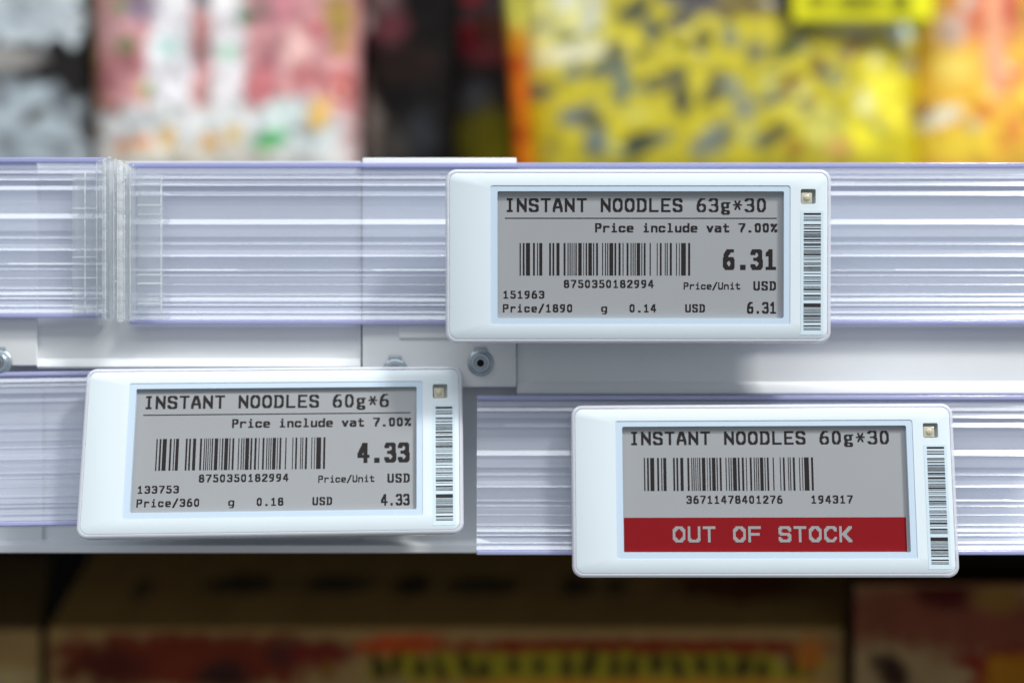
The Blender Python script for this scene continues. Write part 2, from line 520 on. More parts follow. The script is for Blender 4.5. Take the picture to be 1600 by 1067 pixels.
def price_lines(title, x1, art, unit, g, cents, price, xs):
    L = [('title', title, 791.5, x1, 309.3, 331),
         ('small', 'Price include vat 7.00%', 930, 1216, 348.2, 362.8),
         ('digit', '8750350182994', 881, 1022, 437, 449.8),
         ('tiny', 'Price/Unit', 1069, 1158, 440.8, 452.3),
         ('usd', 'USD', 1178.5, 1214, 439, 453.6),
         ('price', price, 1130.5, 1214, 389, 421.5),
         ('digit', art, 786.5, 850.5, 454, 466.5),
         ('digit', unit, 785.5, xs, 475, 488),
         ('digit', 'g', g, g + 9.5, 475, 488),
         ('digit', cents, g + 44.5, g + 86.5, 475, 488),
         ('usd', 'USD', g + 132, g + 163, 475, 488),
         ('price_small', price, 1168.5, 1214, 471.5, 490)]
    return L


price_label((29.47, -2.12, 19.83), (0.59, -0.01, 0.32),
            'white electronic price label showing 6.31, highest of the three, clipped on the upper rail', 'price',
            price_lines('INSTANT NOODLES 63g*30', 1198, '151963', 'Price/1890', 939.5, '0.14', '6.31', 894), 0.0088)
price_label((-56.57, 3.15, -25.66), (-14.52, -0.41, 2.56),
            'tilted white electronic price label showing 4.33 on the lower left rail', 'price',
            price_lines('INSTANT NOODLES 60g*6', 1180, '133753', 'Price/360', 928.5, '0.18', '4.33', 883), 0.0019)
price_label((59.02, 0.95, -34.95), (-6.89, -0.41, -2.14),
            'white electronic price label with a red OUT OF STOCK banner on the lower right rail', 'out',
            [('title', 'INSTANT NOODLES 60g*30', 791.5, 1199, 306.8, 328.3),
             ('digit', '36711478401276', 877.5, 1029, 408.3, 421.3),
             ('digit', '194317', 1074.5, 1139, 408.3, 421.3)], 0.0024)

# ------------------------------------------------------------------ clear ticket rails
BANDS = [(17, 16), (19, 29), (25, 22), (27, -12), (36, 28), (44, -18), (51, 29), (67, -6), (87, 2), (96, 29), (115, 5), (123, -14), (127, 29), (136, -5), (146, 28), (165, -6), (168, 28),
         (173, -20), (176, 28), (188, -3), (190, 26), (202, -4), (206, 27), (209, -8), (216, 24), (218, -14), (222, 28), (226, -20), (234, 26), (236, -10), (244, 27)]


def rail(label, centre, rot, x0, x1, h, back, name='ticket_rail'):
    """x0,x1: extent from the centre in metres; h: height in px; back: depth of the top and bottom webs in px"""
    root = empty(name, centre, [R(a) for a in rot])
    tag(root, label, 'shelf rail', 'clear ticket rails')
    k = h / 250.0
    top = h / 2
    prof = [(0.0, 8.0)]
    for ze, t in BANDS:
        y, z = prof[-1]
        if abs(y) > 1e-6: prof.append((0.0, z + 0.3))
        y, z = prof[-1]
        prof.append((-(ze - z) * math.tan(R(t)) * 0.95, ze))
    prof.append((0.0, 244.4))
    pts = [(y * S, (top - z * k) * S) for y, z in prof]
    pts += [(9 * S, (top - 244.4 * k) * S), (9 * S, (top - 8 * k) * S)]
    mb = MB()
    nseg = max(12, int((x1 - x0) / 0.0035))
    rows = []
    sd = centre[0] * 37.0
    for i in range(nseg + 1):
        x = x0 + (x1 - x0) * i / nseg
        row = []
        for q, (y, z) in enumerate(pts):
            wy = noise.noise((x * 45 + sd, z * 160, q * 0.21)) * 0.22 * S + noise.noise((x * 12 + sd, 0, 7.7)) * 0.5 * S
            wz = noise.noise((x * 30 + sd, 5.5, q * 0.33)) * 0.18 * S
            row.append(mb.bm.verts.new((x, y + wy, z + wz)))
        rows.append(row)
    m_ = len(pts)
    for A, B in zip(rows, rows[1:]):
        for q in range(m_):
            mb.bm.faces.new((A[q], A[(q + 1) % m_], B[(q + 1) % m_], B[q]))
    mb.bm.faces.new(rows[0][::-1]); mb.bm.faces.new(rows[-1])
    mb.build('ribbed_face', M_RAIL, root, smooth=55)
    for za, zb in ((0, 7.6), (244.8, 252)):
        ya = -5 * S
        mb = MB(); mb.box(x0, x1, ya, back * S, (top - zb * k) * S, (top - za * k) * S, 1.6 * S, 3)
        mb.build('edge_lip', M_LIP, root, smooth=40)
    return root


def rail_at(label, px0, px1, ptop, pbot, Y, rot, back):
    c = at((px0 + px1) / 2, (ptop + pbot) / 2, Y)
    k = (D + Y) / D
    w = (px1 - px0) / 2 * S * k
    return rail(label, c, rot, -w, w, (pbot - ptop) * k, back)


rail_at('long clear ribbed plastic rail along the upper shelf edge, carrying the 6.31 label', 203, 1700, 255, 505.5, 0.0120, (0.6, 0, 0), 14)
rail_at('short clear ribbed plastic rail left of the joiner at the upper left', -90, 168, 247, 495, 0.0115, (0.6, 0, 0), 14)
rail_at('clear ribbed plastic rail tilted back behind the 4.33 label', -110, 557, 575.5, 816, 0.0100, (-14.5, -0.85, 1.6), 26)
rail_at('clear ribbed plastic rail behind the OUT OF STOCK label at the lower right', 745, 1700, 617.5, 863, 0.0086, (-6.9, 0, 0), 44)

# ------------------------------------------------------------------ joiner between the two upper rails
J = empty('rail_joiner', at(185, 505, 0.0107))
tag(J, 'clear moulded plastic joiner with ribbed upright between the two upper rails', 'joiner')
jo = at(185, 505, 0.0107)
JD = 0.0067


def jbox(mb, px0, px1, py0, py1, Ya, Yb, bev):
    a, b = at(px0, py1, 0.0087), at(px1, py0, 0.0087)
    mb.box(a.x - jo.x, b.x - jo.x, Ya + JD - jo.y, Yb + JD - jo.y, a.z - jo.z, b.z - jo.z, bev)


for (xa, xb, ya, yb, lines_) in ((111, 152, 266, 493, (279, 326, 402, 434, 481)), (213, 253, 273, 490, (288, 321, 335, 429, 443, 474))):
    mb = MB()
    jbox(mb, xa, xb, ya, yb, 0.0026, 0.0034, 0.00022)
    sd = mb.build('side_plate', M_JOIN, J, smooth=40)
    mb = MB()
    for k, ly in enumerate(lines_):
        jbox(mb, xa + 1, xb - 1, ly - (.8, 1.5, 1.0)[k % 3], ly + .9, 0.0022, 0.00255, 0.00010)
    vx = xb - 20 if xa < 150 else xb - 2
    for q in (vx,):
        jbox(mb, q - .9, q + .9, ya + 3, yb - 3, 0.0022, 0.00255, 0.0001)
    mb.build('glint_ridge', M_EDGE_GLINT, sd, smooth=40)
mb = MB()
ribs = ((153, 162, 250, 498, 0.0008), (163, 169, 249, 500, 0.0003), (170, 181, 246.5, 503, -0.0010), (182, 187, 249, 504, -0.0004), (188, 196, 252, 504, -0.0008), (197, 203, 255, 503, 0.0004), (204, 212, 257, 502, 0.0012))
for k, (xa, xb, ya, yb, d) in enumerate(ribs):
    if k not in (1, 4): jbox(mb, xa, xb, ya, yb, d, 0.0034, 0.0005)
up = mb.build('upright', M_JOIN, J, smooth=50)
mb = MB()
for k in (1, 4):
    xa, xb, ya, yb, d = ribs[k]
    jbox(mb, xa, xb, ya, yb, d, 0.0034, 0.0005)
for (xa, xb, ya, yb, d), w in zip(ribs, (.8, 1.3, 1.2, .7, 1.5, .7, 1.4)):
    jbox(mb, xa + .6, xa + .6 + w, ya + 4, yb - 4, d - 0.0003, d - 0.00005, 0.0001)
for (xa, xb, ya, yb, d) in ribs[1:6:2]:
    jbox(mb, xa + 1, xb - 1, ya + 2, ya + 26, d - 0.0004, d - 0.00005, 0.00015)
mb.build('glint_ridge', M_EDGE_GLINT, up, smooth=40)  # two ribs and thin strips whitened in place of highlights and refraction
mb = MB()
rr = random.Random(3)
for k in range(46):
    yy = 262 + k * 5.1 + rr.uniform(-1.5, 1.5)
    xx = rr.choice((178, 179, 180, 194, 195))
    c = at(xx, yy, JD - 0.0012)
    r_ = rr.uniform(0.00008, 0.0002)
    bmesh.ops.create_icosphere(mb.bm, subdivisions=2, radius=r_, matrix=Matrix.Translation(c - jo) @ Matrix.Diagonal((1, .8, rr.uniform(1, 2.2), 1)))
mb.build('sparkle_nubs', M_EDGE_GLINT, J, smooth=60)  # milky white nubs stand in for small sparkles along the upright

# ------------------------------------------------------------------ the shelf: deck, front panels, brackets with rivets, lower channel
YF = 0.0150
SH = empty('store_shelf', at(800, 863, 0.02))
tag(SH, 'white metal store shelf edge with panels, brackets and rivets behind the rails', 'shelf')
so = at(800, 863, 0.02)


def sp(px, py, Y):
    return at(px, py, Y) - so


def zz(py, Y=YF): return sp(800, py, Y).z


def xx(px, Y=YF): return sp(px, 533, Y).x


def panel(px0, px1, ztop, yfold, ybot):
    y = YF - so.y
    pr = [(y, zz(ztop)), (y, zz(yfold)), (y - 5 * S, zz(yfold + 6)), (y - 7 * S, zz(ybot - 3)), (y - 5 * S, zz(ybot)), (y + 9 * S, zz(ybot)), (y + 9 * S, zz(ztop))]
    mb = MB(); mb.extrude_x(pr, xx(px0), xx(px1))
    return mb.build('front_panel', M_METAL2, SH, smooth=30)


panel(60.5, 564, 252, 560, 575.5)
panel(808, 1750, 258, 596, 616.5)


def bracket(px0, px1, ptop, pbot, rivets, tab=None):
    mb = MB()
    Yb = YF - 0.0013
    mb.box(xx(px0, Yb), xx(px1, Yb), Yb - so.y, YF + 0.0035 - so.y, sp(0, pbot, Yb).z, sp(0, ptop, Yb).z, 2.2 * S, 3)
    if tab:
        a, c, d, e = tab
        mb.box(xx(a, Yb), xx(c, Yb), Yb - 0.0006 - so.y, Yb + 0.0002 - so.y, sp(0, e, Yb).z, sp(0, d, Yb).z, 0.0004, 3)
    br = mb.build('bracket_plate', M_METAL, SH, smooth=40)
    for rx, ry, r in rivets:
        c = sp(rx, ry, Yb)
        p = r * S
        mb = MB()
        mb.lathe_y(c.x, c.z, [(p * 1.0, c.y + 0.0001), (p * 1.0, c.y - 1.6 * S), (p * .93, c.y - 3 * S), (p * .80, c.y - 3.6 * S), (p * .76, c.y - 7 * S), (p * .66, c.y - 9 * S),
                              (p * .52, c.y - 9.2 * S), (p * .48, c.y - 7.2 * S), (p * .40, c.y - 7.0 * S), (p * .38, c.y - 10 * S), (p * .29, c.y - 10.2 * S), (p * .27, c.y - 4 * S)], 48)
        if r > 20:
            mb.box(c.x - 11 * S, c.x + 10 * S, c.y - 3 * S, c.y, c.z + 15 * S, c.z + 25.5 * S, 1.2 * S)
        rv = mb.build('rivet', M_RIVET, br, smooth=35)
        mb = MB()
        mb.lathe_y(c.x, c.z, [(p * .275, c.y - 4.2 * S), (0, c.y - 4.2 * S)], 32)
        bo = mb.build('rivet_bore', M_HOLE, br)
    return br


bracket(-60, 57.5, 252, 571.5, [(-1, 566, 21)])
bracket(566, 807, 246.5, 605, [(751, 567, 21.5), (617.5, 580, 21)], (623, 720, 500, 529))
# lower channel set back behind the lower rails
YC = 0.0225
mb = MB()
pr = [(YC - so.y, zz(560, YC)), (YC - so.y, zz(842, YC)), (YC - 0.004 - so.y, zz(848, YC - .004)), (YC - 0.0055 - so.y, zz(852, YC - .0055)), (YC - 0.0055 - so.y, zz(862.5, YC - .0055)), (YC - 0.004 - so.y, zz(863.5, YC - .004)),
      (YC + 0.01 - so.y, zz(863.5, YC - .004)), (YC + 0.01 - so.y, zz(560, YC))]
mb.extrude_x(pr, xx(-150, YC), xx(1750, YC))
mb.build('lower_channel', M_METAL2, SH, smooth=30)
for (a, b_) in ((-60, 66), (568, 632)):
    mb = MB()
    Yq = YC - 0.0012
    mb.box(xx(a, Yq), xx(b_, Yq), Yq - so.y, YC - 0.0001 - so.y, zz(849, Yq), zz(590, Yq), 1.5 * S)
    mb.build('channel_strap', M_METAL, SH, smooth=40)
# the shelf body itself
zt = at(0, 258, YF).z
mb = MB(); mb.box(-0.36, 0.36, YF + 9 * S + 0.0002 - so.y, 0.46 - so.y, zt - 0.012 - so.z, zt - so.z)
mb.build('deck', M_DECK, SH)
mb = MB(); mb.box(-0.36, 0.36, YC + 0.0102 - so.y, 0.46 - so.y, zz(863.5, YC - .004), zz(863.5, YC - .004) + 0.008)
mb.build('underside_tray', M_DARK, SH)

# ------------------------------------------------------------------ back panel and lower shelf board
mb = MB(); mb.box(-0.6, 0.6, 0.462, 0.470, -0.30, 0.40)
tag(mb.build('back_panel', M_DARK), 'dark steel back panel of the shelving behind all the packs', 'back panel')
ZL = -0.24
mb = MB(); mb.box(-0.6, 0.6, 0.03, 0.458, ZL - 0.02, ZL, 0.002)
tag(mb.build('lower_shelf_board', M_DECK), 'grey lower shelf board under the cardboard cartons', 'shelf')


# ------------------------------------------------------------------ printed packaging
def art(base, blobs, grain=0.12, gscale=0.03, seed=0.0, gain=0.9):
    base = lin(base)
    bl = []
    for b in blobs:
        x, y, rx, ry, c = b[:5]
        ang = R(b[5]) if len(b) > 5 else 0.0
        edge = b[6] if len(b) > 6 else 0.35
        bl.append((x, y, rx, ry, lin(c), math.cos(ang), math.sin(ang), edge))

    def f(x, y):
        c = list(base)
        w = noise.noise((x * 0.045 + seed, y * 0.045, 3.1)) * 0.35
        for bx, by, rx, ry, cc, ca, sa, ed in bl:
            dx, dy = x - bx, y - by
            u, v = (dx * ca + dy * sa) / rx, (-dx * sa + dy * ca) / ry
            if abs(u) > 1.9 or abs(v) > 1.9: continue
            d = (u * u * u * u + v * v * v * v) ** 0.25 + w if ed < 0 else math.sqrt(u * u + v * v) + w
            e = abs(ed)
            a = min(1, max(0, (1 + e - d) / (2 * e)))
            a = a * a * (3 - 2 * a)
            for i in range(3): c[i] += (cc[i] - c[i]) * a
        g = 1 + grain * noise.fractal((x * gscale + seed, y * gscale, seed), 0.8, 2.0, 4)
        return [min(0.9, max(0.002, v * g * gain)) for v in c]
    return f


def pouch(name, label, cat, px0, px1, py0, py1, Y, artf, bulge=0.016, taper=0.0, mat=None, step=4.0, seed=0, group='packs on the upper shelf', zfloor=None, shear=0.0, wrinkle=0.0012, depth=0.03):
    """pillow pack: a printed bulging front, side walls and a flat back; px box is the front as seen"""
    c0 = at((px0 + px1) / 2, py1, Y)
    root = empty(name, (c0.x, Y + depth / 2, c0.z))
    tag(root, label, cat, group)
    o = root.location
    nx, nz = int((px1 - px0) / step), int((py1 - py0) / step)
    bm = bmesh.new()
    la = bm.loops.layers.float_color.new('print')
    V, Cc = [], []
    for j in range(nz + 1):
        row, rc = [], []
        v = j / nz
        for i in range(nx + 1):
            u = i / nx
            px, py = px0 + (px1 - px0) * u, py0 + (py1 - py0) * v
            pxx = px + taper * (u - .5) * 2 * (v - .5) * 2 + shear * v
            p = at(pxx, py, Y)
            bl = bulge * (max(0.0, 1 - (2 * u - 1) ** 4) * max(0.0, 1 - (2 * v - 1) ** 6)) ** 0.5
            wr = wrinkle * (noise.fractal((px * 0.02 + seed, py * 0.008, seed), 0.9, 2.1, 4) + 0.6 * noise.noise((px * .05, py * .05, seed + 5)))
            wr *= min(1, 6 * u, 6 * (1 - u))
            p.y -= bl + wr
            row.append(bm.verts.new(p - o)); rc.append(artf(px, py) + [1])
        V.append(row); Cc.append(rc)

    def face(vs, cs):
        f = bm.faces.new(vs)
        f.smooth = True
        for l, c in zip(f.loops, cs): l[la] = c
    for j in range(nz):
        for i in range(nx):
            face((V[j][i], V[j + 1][i], V[j + 1][i + 1], V[j][i + 1]), (Cc[j][i], Cc[j + 1][i], Cc[j + 1][i + 1], Cc[j][i + 1]))
    ring = [(0, i) for i in range(nx)] + [(j, nx) for j in range(nz)] + [(nz, i) for i in range(nx, 0, -1)] + [(j, 0) for j in range(nz, 0, -1)]
    B = []
    for j, i in ring:
        p = V[j][i].co.copy(); p.y = Y + depth - o.y
        B.append(bm.verts.new(p))
    n = len(ring)
    for k in range(n):
        (j, i), (j2, i2) = ring[k], ring[(k + 1) % n]
        face((V[j][i], V[j2][i2], B[(k + 1) % n], B[k]), (Cc[j][i], Cc[j2][i2], Cc[j2][i2], Cc[j][i]))
    f = bm.faces.new(B[::-1])
    for l in f.loops: l[la] = (.3, .3, .3, 1)
    mb = MB(); mb.bm.free(); mb.bm = bm
    mb.build('printed_film', mat, root)
    # crimped bottom seal that the pack stands on
    zb = (zfloor if zfloor is not None else ZD) - o.z
    if zb < -1e-5:
        a, b_ = at(px0, py1, Y), at(px1, py1, Y)
        m2 = MB()
        m2.box(a.x - o.x + 0.002, b_.x - o.x - 0.002, -depth * .35, depth * .35, zb, 0.0005)
        m2.build('bottom_fold', M_FOLD, root)
    return root


ZD = zt
M_FILM = printed('pack_film', 0.35, 0.2, 0.06)
M_MATTE = printed('pack_matte', 0.75, 0.0, 0.05)
M_BOARD = printed('carton_board', 0.75, 0.0, 0.1)
M_FOLD = plastic('film_fold', (0.35, 0.32, 0.28), 0.4, 0.1)

YP = 0.27
BOT = 300
pouch('noodle_pack', 'grey and black pack with a white panel at the far left of the upper shelf', 'pack', -120, 148, -110, BOT, YP + .004,
      art((30, 28, 28), [(30, 10, 112, 66, (196, 206, 211), 4, -0.06), (70, 18, 60, 7, (120, 128, 134), 8, 0.5), (60, 46, 70, 7, (140, 148, 155), 8, 0.5), (20, -40, 50, 20, (120, 130, 135), 0, .5),
                         (20, 100, 52, 17, (160, 156, 152), 0, .5), (30, 205, 130, 68, (172, 184, 191), 8, .25), (128, 235, 50, 45, (165, 176, 182), 30, .3),
                         (68, 188, 24, 9, (82, 78, 76), -35, .5), (18, 160, 10, 20, (88, 90, 92), 10, .6), (108, 175, 10, 24, (80, 86, 92), -20, .6), (96, 230, 40, 6, (110, 116, 122), 10, .7), (30, 228, 20, 10, (118, 124, 128), 40, .6), (-40, 180, 20, 30, (70, 75, 80), 0, .6), (140, 205, 10, 22, (70, 70, 72), -20, .6)], 0.25, 0.03, 1.0),
      bulge=.012, mat=M_MATTE, seed=1)
PB = [(281, 70, 33, 135, (238, 234, 238), 0, -0.12), (370, 70, 26, 130, (240, 234, 236), 0, -0.12), (345, 225, 215, 52, (218, 220, 218), 0, -.25), (470, 215, 60, 45, (200, 208, 208), 0, .4),
      (205, 22, 14, 12, (120, 150, 90)), (214, 86, 17, 14, (105, 135, 75)), (246, 154, 12, 12, (170, 180, 120)), (396, 40, 13, 18, (80, 140, 100)), (370, 97, 16, 12, (165, 205, 180)), (485, 70, 10, 18, (130, 120, 95)), (280, 88, 20, 16, (200, 228, 220)),
      (330, 15, 13, 24, (130, 140, 145)), (238, 22, 24, 30, (150, 130, 150), 0, .5), (330, 70, 12, 40, (195, 130, 125)), (328, 102, 14, 16, (150, 115, 115)), (332, 160, 12, 25, (200, 150, 145)), (440, 30, 40, 30, (190, 120, 130), 0, .5),
      (420, 30, 20, 20, (150, 115, 115)), (180, 130, 18, 30, (175, 105, 110), 0, .6), (220, 110, 22, 14, (160, 95, 100), 40, .5), (500, 60, 40, 14, (175, 95, 100), -10, .5), (440, 110, 25, 22, (165, 95, 105), 0, .6), (420, 150, 25, 30, (196, 110, 115), 0, .5),
      (470, 95, 20, 40, (225, 180, 175), 10, .6), (490, 130, 30, 20, (200, 120, 120)), (195, 55, 20, 20, (215, 165, 165), 0, .6), (535, 35, 20, 40, (165, 135, 62), 0, .4), (536, 85, 12, 22, (165, 125, 70)), (540, 145, 17, 22, (196, 80, 70), 0, .4), (538, 148, 6, 7, (225, 190, 185)),
      (160, 60, 8, 90, (150, 118, 62), 0, .5), (165, 165, 12, 12, (170, 120, 70)), (188, 178, 20, 10, (150, 95, 85), 25, .5), (508, 188, 16, 26, (222, 180, 92), 20, .4), (206, 240, 17, 12, (228, 140, 80)), (240, 232, 15, 11, (238, 150, 80), -20), (277, 226, 13, 17, (226, 178, 88)), (343, 233, 18, 13, (224, 172, 92)), (378, 220, 15, 11, (232, 198, 120)),
      (436, 228, 30, 15, (70, 168, 92), -30, .35), (452, 190, 30, 22, (212, 226, 222), 0, .5), (155, 212, 12, 14, (190, 150, 100), 0, .5), (300, 250, 150, 10, (236, 226, 205), 0, .6)]
pouch('noodle_pack', 'pink patterned pack with white stripes and a green leaf print', 'pack', 150, 562, -110, BOT, YP,
      art((206, 146, 146), PB, 0.5, 0.05, 2.3), bulge=.018, mat=M_FILM, seed=2, taper=-4)
pouch('noodle_pack', 'black pack with a faint maroon print beside the pink pack', 'pack', 566, 716, -110, BOT, YP + .012,
      art((13, 10, 10), [(612, 55, 28, 28, (86, 42, 48), 0, .6), (574, 42, 14, 16, (185, 180, 175), 0, .6), (572, 190, 22, 75, (122, 114, 106), -12, .5), (600, 10, 26, 20, (100, 78, 78), 0, .6), (640, 110, 50, 30, (32, 20, 16), 0, .6), (620, 235, 30, 30, (60, 56, 52), 0, .7), (665, 225, 25, 40, (40, 42, 46), 0, .6)], .25, .03, 4.0),
      bulge=.014, mat=M_MATTE, seed=3, taper=-8)
pouch('noodle_pack', 'narrow black pack with dark red print left of the yellow pack', 'pack', 690, 812, -110, BOT, YP + .034,
      art((46, 40, 42), [(735, 68, 18, 26, (122, 18, 32), 0, .5), (742, 5, 22, 10, (130, 24, 36), 0, .5), (772, 92, 40, 16, (120, 52, 54), -8, .5), (775, 50, 30, 24, (96, 52, 40), 0, .6), (780, 15, 25, 18, (78, 66, 70), 0, .5), (742, 160, 22, 22, (88, 88, 92), -20, .6), (770, 235, 55, 55, (122, 112, 22), 0, .5), (728, 215, 20, 24, (104, 98, 26), 20, .5)], .25, .03, 6.0),
      bulge=.01, mat=M_MATTE, seed=4)
# yellow pack: dark marks scattered over a lime-yellow film
yb = [(872, 45, 62, 72, (226, 222, 140), 0, -.3), (900, 95, 60, 8, (218, 214, 195), -5, .5), (840, 50, 15, 8, (180, 180, 150)), (920, 30, 12, 40, (205, 205, 185), 10, .5), (880, 10, 20, 18, (215, 213, 195), 0, .5),
      (985, 34, 32, 15, (58, 62, 44), -30), (1010, 62, 14, 22, (70, 78, 70), -15), (1055, 48, 30, 14, (62, 62, 56), -20), (1088, 82, 12, 24, (92, 88, 50), 10), (945, 118, 34, 14, (98, 108, 96), -20), (968, 150, 14, 28, (96, 116, 112), 5), (845, 152, 22, 13, (112, 112, 88), 0), (892, 125, 12, 16, (120, 125, 100), 20),
      (905, 192, 28, 16, (108, 116, 112), -5), (930, 232, 18, 22, (112, 124, 118), 10), (992, 236, 38, 16, (54, 64, 52), -18), (1030, 142, 34, 14, (72, 68, 40), -12), (1056, 168, 16, 22, (66, 66, 44), -10), (1103, 160, 20, 14, (76, 70, 40), -40), (1050, 128, 12, 14, (92, 92, 60), 0), (1130, 150, 12, 18, (120, 130, 118), 0, .6), (1130, 75, 14, 16, (128, 132, 100), 0), (1167, 98, 14, 20, (118, 116, 80), -10), (1215, 92, 30, 14, (78, 86, 28), -35),
      (1195, 165, 30, 12, (120, 118, 84), -20), (1225, 145, 14, 16, (130, 92, 30), 0), (1245, 178, 14, 18, (140, 122, 74), 0), (1150, 180, 14, 24, (140, 146, 128), -10, .6), (1105, 230, 36, 20, (120, 128, 116), -35, .5), (1195, 222, 30, 14, (84, 76, 30), -35), (1225, 240, 16, 14, (160, 120, 30), 0), (1262, 120, 12, 20, (110, 84, 24), 0), (1315, 92, 30, 13, (122, 98, 50), -35), (1352, 104, 10, 14, (222, 216, 150), 0), (1362, 128, 13, 20, (124, 116, 76), 10), (1408, 110, 14, 16, (150, 142, 118), 0),
      (1415, 180, 22, 12, (150, 120, 70), -30), (1335, 172, 16, 18, (226, 224, 158), 0, .5), (1352, 208, 14, 12, (190, 186, 104), 0, .5), (1270, 210, 30, 30, (206, 200, 92), 0, .5), (1370, 160, 28, 50, (240, 226, 60), -20, .5), (1330, 230, 30, 24, (238, 226, 48), 0, .5), (1295, 240, 20, 15, (222, 176, 90), 0, .5),
      (1080, 12, 60, 26, (72, 66, 72), 12, -.3), (1150, 12, 40, 34, (108, 92, 34), 6, -.3), (1212, 14, 26, 36, (42, 26, 18), 0, .35), (1262, 42, 16, 14, (66, 50, 24), 0), (1290, 42, 14, 12, (166, 96, 44), 0), (1330, 55, 60, 14, (196, 196, 160), 0, .6), (1395, 58, 24, 20, (206, 224, 216), 0, .5), (1425, 48, 16, 14, (74, 128, 82), 0, .5)]
rq = random.Random(21)
for k in range(36):
    gx, gy = rq.uniform(835, 1330), rq.uniform(60, 250)
    c_ = rq.choice(((96, 96, 50), (112, 118, 96), (84, 80, 40), (132, 128, 60), (206, 204, 110)))
    yb.append((gx, gy, rq.uniform(7, 17), rq.uniform(5, 10), c_, rq.uniform(-60, 20), .5))
pouch('noodle_pack', 'large yellow pack covered in black and grey marks', 'pack', 812, 1432, -110, BOT, YP + .002,
      art((196, 182, 32), yb, 0.32, 0.03, 8.0), bulge=.02, mat=M_FILM, seed=5, taper=6)
pouch('noodle_pack', 'thin orange pack edge wedged left of the yellow pack', 'pack', 786, 812, -60, BOT, YP - .012,
      art((196, 104, 12), [(799, 0, 30, 54, (196, 190, 80), 0, .4), (799, 105, 12, 14, (178, 62, 14), 0, .5), (799, 150, 12, 14, (206, 100, 16), 0, .5), (800, 215, 12, 14, (170, 64, 12), 0, .5), (796, 75, 14, 16, (200, 128, 20), 0, .5)], .2, .04, 9.0),
      bulge=.006, mat=M_MATTE, seed=6, taper=0, depth=.02, shear=22)
pouch('noodle_pack', 'orange and yellow pack with a pale red stripe at the far right', 'pack', 1424, 1720, -110, BOT, YP + .001,
      art((246, 192, 62), [(1500, 30, 34, 50, (224, 120, 78), 0, .5), (1532, 60, 16, 110, (240, 168, 128), 0, -.25), (1556, 30, 14, 52, (206, 92, 76), 0, .5), (1600, 40, 30, 60, (206, 150, 62), 0, .5), (1490, 20, 10, 12, (225, 205, 185), 0, .5), (1468, 60, 22, 26, (206, 176, 160), 0, .6), (1450, 192, 32, 14, (240, 234, 210), -15, .4), (1474, 120, 30, 22, (246, 214, 96), 30, .5), (1515, 185, 16, 12, (226, 130, 50), 0, .5), (1565, 130, 14, 24, (238, 140, 70), 0, .5), (1558, 215, 12, 26, (232, 140, 60), 0, .5), (1595, 190, 16, 18, (196, 110, 40), 0, .5), (1500, 207, 12, 8, (200, 196, 160), 0, .5), (1430, 180, 16, 10, (170, 120, 80), -30, .5), (1480, 235, 60, 20, (248, 214, 60), 0, .6), (1600, 160, 26, 22, (250, 212, 62), 0, .5), (1540, 235, 10, 8, (220, 140, 50), 0, .5)], .2, .03, 11.0),
      bulge=.018, mat=M_FILM, seed=7)
# yellow shelf card tucked in front of the packs
ca = art((232, 228, 42), [(1275, 6, 22, 12, (120, 116, 20), 0, .5), (1340, 6, 44, 13, (110, 108, 22), 0, .5), (1405, 6, 16, 14, (104, 104, 24), 0, .5), (1360, -40, 90, 18, (60, 58, 20), 0, .4)], .05, .03, 3.0)
cr = pouch('shelf_card', 'bright yellow card with dark blurred print above the yellow pack', 'card', 1238, 1458, -110, 35, YP - .024, ca, bulge=.002, mat=M_MATTE, seed=8, wrinkle=.0002, depth=.0012, group=None, zfloor=9)


